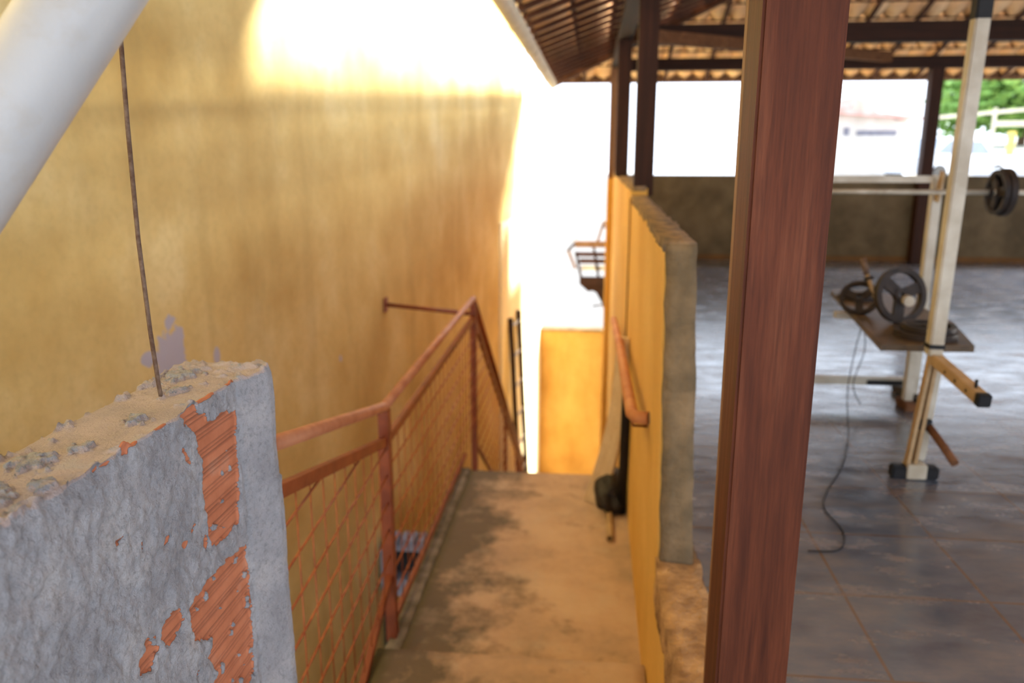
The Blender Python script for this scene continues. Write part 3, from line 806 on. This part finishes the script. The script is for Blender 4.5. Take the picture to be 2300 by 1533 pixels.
MB().tube([(1.575, 4.648, ZB+.185), (1.572, 4.654, ZB+.20)], .028, 12).build('collar', M['iron'], db)
MB().tube([(1.565, 4.665, ZB+.21), (1.545, 4.70, ZB+.30)], .017, 12).build('grip', M['rod'], db)
hb = MB(); hb.lathe([(.001, -.02), (.028, -.02), (.028, .02), (.001, .02)], 20, Matrix.Translation((1.665, 4.30, ZB+.13)) @ Matrix.Rotation(PI/2, 4, 'X'))
hb.build('end_knob', M['white'], db)['label'] = 'ivory round end knob'
def smooth(pts, k=8):
    P_ = [V(p) for p in pts]; out = []
    for i in range(len(P_)-1):
        a, b, c, d = P_[max(i-1, 0)], P_[i], P_[i+1], P_[min(i+2, len(P_)-1)]
        for j in range(k):
            t = j/k
            q = .5*((2*b) + (c-a)*t + (2*a-5*b+4*c-d)*t*t + (3*b-a-3*c+d)*t**3); q.z = max(q.z, .004); out.append(q)
    return out + [P_[-1]]
c1 = MB().tube(smooth([(1.50, 4.45, .60), (1.47, 4.44, .45), (1.45, 4.44, .2), (1.40, 4.2, .005), (1.25, 3.8, .005), (1.1, 3.5, .005), (1.03, 3.3, .005), (1.045, 3.08, .005), (.98, 2.92, .005), (.86, 2.90, .005)]), .003, 6).build('steel_cable', M['black'])
tag(c1, 'thin dark cable trailing from the bench across the slate floor', 'cable')
c2 = MB().tube(smooth([(1.55, 4.6, .60), (1.58, 4.62, .40), (1.53, 4.6, .2), (1.60, 4.65, .06)]), .003, 6).build('steel_cable', M['black'])
tag(c2, 'short thin cable dangling under the bench board', 'cable')

# ------------------------------------------------------------------ outside
# slatted wooden canopy beyond the end of the half wall
cn = empty('wooden_canopy', (-.1, 15.3, -.6), 'small brown slatted wooden canopy beyond the end of the half wall', 'canopy')
W = M['wood_pale']
MB().box((-.32, 15.0, -.22), (.50, 15.08, -.10)).build('front_board', W, cn)
MB().bar((-.32, 15.0, -.14), (-.46, 15.0, -.30), .04, .05).build('side_board', M['post_dark'], cn)
MB().bar((-.44, 15.0, -.28), (-.30, 15.0, -.62), .05, .06, V((0, 1, 0))).build('side_board', W, cn)
MB().bar((-.30, 15.02, -.30), (-.18, 15.02, -.84), .05, .03, V((0, 1, 0))).build('side_board', M['post_dark'], cn)
MB().bar((.04, 15.04, -.22), (.14, 15.04, -.80), .05, .05, V((0, 1, 0))).build('brace', M['post_dark'], cn)
for i in range(3):
    MB().box((-.27+.04*i, 15.06, -.40-.13*i), (.50, 15.2, -.32-.13*i)).build('slat', M['rafter'] if i < 2 else M['gutter'], cn)
MB().box((-.22, 15.02, -.93), (.5, 15.1, -.78)).build('lower_board', M['post_dark'], cn)
MB().prism([(-.22, 15.1, -.93), (-.05, 15.1, -1.08), (.02, 15.1, -1.06), (.10, 15.1, -1.09), (.22, 15.1, -1.3), (.30, 15.1, -1.6), (.5, 15.1, -1.6), (.5, 15.1, -.93)], (0, .15, 0)).build('hanging_boards', M['post_dark'], cn)
MB().bar((.10, 15.0, -.12), (.20, 15.0, .22), .05, .05, V((0, 1, 0))).build('brace', W, cn)
MB().box((.18, 15.0, .20), (.5, 15.06, .27)).build('upper_board', W, cn)
MB().box((.3, 15.0, -4.6), (.4, 15.1, -.1)).build('post', M['post_dark'], cn)

def house(name, x0, x1, y, z0, zl, zr_, label):
    h = empty(name, ((x0+x1)/2, y, -4.6), label, 'house')
    wl_ = MB().prism([(x0, y, -4.6), (x1, y, -4.6), (x1, y, zr_), (x0, y, zl)], (0, 6, 0)).build('wall', M['white_wall'], h)
    MB().prism([(x0-.4, y-.6, zl+.02), (x1+.3, y-.6, zr_+.02), (x1+.3, y-.6, zr_+.10), (x0-.4, y-.6, zl+.30)], (0, 7, 0)).build('roof', M['red_roof'], h)
    return h, wl_
h1, hw1 = house('white_house', 7.0, 10.9, 30, 0, 2.95, 2.62, 'white house with a pinkish tiled roof and a shaded window band')
MB().box((8.3, 29.95, 2.62), (10.4, 30.0, 2.82)).build('eave_shadow_board', M['white_wall'], h1)
MB().box((9.2, 29.95, 2.12), (10.9-.35, 30.0, 2.3)).build('window', M['greyblock'], hw1)
MB().box((8.75, 29.95, 2.12), (8.95, 30.0, 2.4)).build('window', M['greyblock'], hw1)
MB().prism([(9.3, 31, 3.0), (10.2, 31, 2.95), (9.8, 31, 3.35), (9.3, 31, 3.5)], (0, 3, 0)).build('roof', M['red_roof'], h1)
h2 = empty('white_building', (-2, 26, -4.6), 'plain white building beyond the stairwell gap', 'house')
MB().box((-7, 26, -4.6), (1.4, 32, .9)).build('wall', M['white_wall'], h2)
MB().box((-.35, 25.9, .1), (.02, 26.0, .55)).build('window', M['car'], h2)
MB().box((-.75, 25.9, -1.2), (-.5, 26.0, -.5)).build('window', M['white_wall'], h2)
# rising street and yard to the right
mb = MB(); mb._add([(10.9, 15, -4.6), (60, 15, -4.6), (60, 26, .3), (10.9, 26, .5), (10.9, 40, 1.7), (60, 40, 2.4), (10.9, 90, 2.0), (60, 90, 3.4)],
    [(0, 1, 2, 3), (3, 2, 5, 4), (4, 5, 7, 6)])
struct(mb.build('floor_street', M['street']), 'sunlit pale street rising behind the terrace')
# cars
def car(x, y, z, ang, label, s=1.0):
    e = empty('parked_car', (x, y, z), label, 'car')
    e.rotation_euler = (0, 0, ang)
    def part(nm, poly, w_, mat, y0=0):
        o = MB().prism([(px*s, (-w_/2+y0)*s, pz*s) for px, pz in poly], (0, w_*s, 0)).build(nm, mat); o.parent = e; return o
    part('body', [(-2.1, .35), (2.1, .35), (2.15, .7), (1.9, .85), (1.1, .92), (.5, 1.4), (-1.0, 1.42), (-1.7, .95), (-2.1, .85)], 1.7, M['car'])
    part('side_window', [(.95, .93), (.45, 1.33), (-.95, 1.35), (-1.5, .96)], 1.72, M['glass'])
    for wx_ in (-1.3, 1.3):
        for sy_ in (-.82, .82):
            mb = MB(); mb.lathe([(.001, -.09), (.31, -.09), (.31, .09), (.001, .09)], 20, Matrix.Translation((wx_, sy_, .31)) @ Matrix.Rotation(PI/2, 4, 'X'))
            o = mb.build('wheel', M['black']); o.parent = e
    return e
car(11.3, 27.5, .55, .5, 'pale car parked left of the ivory gym upright beyond the parapet')
# bollards and guard rail
for i, x in enumerate((17.3, 18.6)):
    o = MB().box((x-.12, 35.9, 1.35), (x+.12, 36.1, 2.4 + .06*i)).build('yellow_bollard', M['yellow_paint'], origin=(x, 36, 1.35))
    tag(o, ('left yellow street bollard nearer the ivory upright', 'right yellow street bollard nearer the picture edge')[i], 'bollard', 'yellow street bollards')
fn_ = empty('guard_rail', (20, 37, 1.5), 'pale horizontal guard rail running in front of the trees', 'fence')
MB().bar((14.5, 37, 3.0), (23, 37, 3.75), .08, .14).build('rail', M['gutter'], fn_)
MB().bar((17.0, 37, 2.75), (23, 37, 2.75), .08, .22).build('rail', M['gutter'], fn_)
for x in (17.0, 19.2, 21.4):
    MB().box((x-.06, 37, 1.4), (x+.06, 37.1, 3.4)).build('post', M['gutter'], fn_)
def tree(x, y, z0, h, r, label, n=1700, seed=1):
    rnd = random.Random(seed)
    e = empty('leafy_tree', (x, y, z0), label, 'tree', 'trees across the street')
    MB().tube([(x, y, z0-.5), (x+.1, y, z0+h*.4), (x-.1, y, z0+h*.75)], [.22, .16, .08], 10).build('trunk', M['trunk'], e)
    mb = MB()
    for i in range(n):
        th, ph = rnd.uniform(0, 2*PI), math.acos(rnd.uniform(-1, 1)); rr = rnd.uniform(.45, 1)**.6
        p = V((math.sin(ph)*math.cos(th)*r*rr, math.sin(ph)*math.sin(th)*r*rr, math.cos(ph)*h*.42*rr))
        p *= 1 + .35*nz(p*.8 + V((seed, 0, 0)))
        c_ = V((x, y, z0 + h*.62)) + p; s_ = rnd.uniform(.16, .34)
        Rm = Matrix.Rotation(rnd.uniform(0, 6), 3, 'Z') @ Matrix.Rotation(rnd.uniform(0, 6), 3, 'X')
        mb._add([c_ + Rm @ V(q) for q in ((-s_, 0, 0), (0, -s_*.5, 0), (s_, 0, .03), (0, s_*.5, 0))], [(0, 1, 2, 3)])
    mb.build('crown', M['leaf'], e)
tree(20.6, 42, 1.6, 4.4, 3.6, 'large leafy tree at the right edge of the view across the street', 5200, 3)
tree(20.3, 48, 1.6, 4.6, 1.6, 'small pale leafy tree just left of the ivory gym upright', 1500, 5)
tree(29.5, 46, 1.8, 6.0, 4.0, 'tall leafy tree farther right behind the others', 2500, 8)
sh = empty('low_shed', (12, 21, -4.6), 'low shed with pale blue-grey roof just beyond the parapet', 'shed')
MB().box((10.2, 20, -4.6), (14.6, 23, .95)).build('wall', M['white_wall'], sh)
MB().prism([(9.9, 19.8, .95), (14.9, 19.8, .95), (14.9, 19.8, 1.05), (9.9, 19.8, 1.12)], (0, 3.5, 0)).build('roof', M['car'], sh)
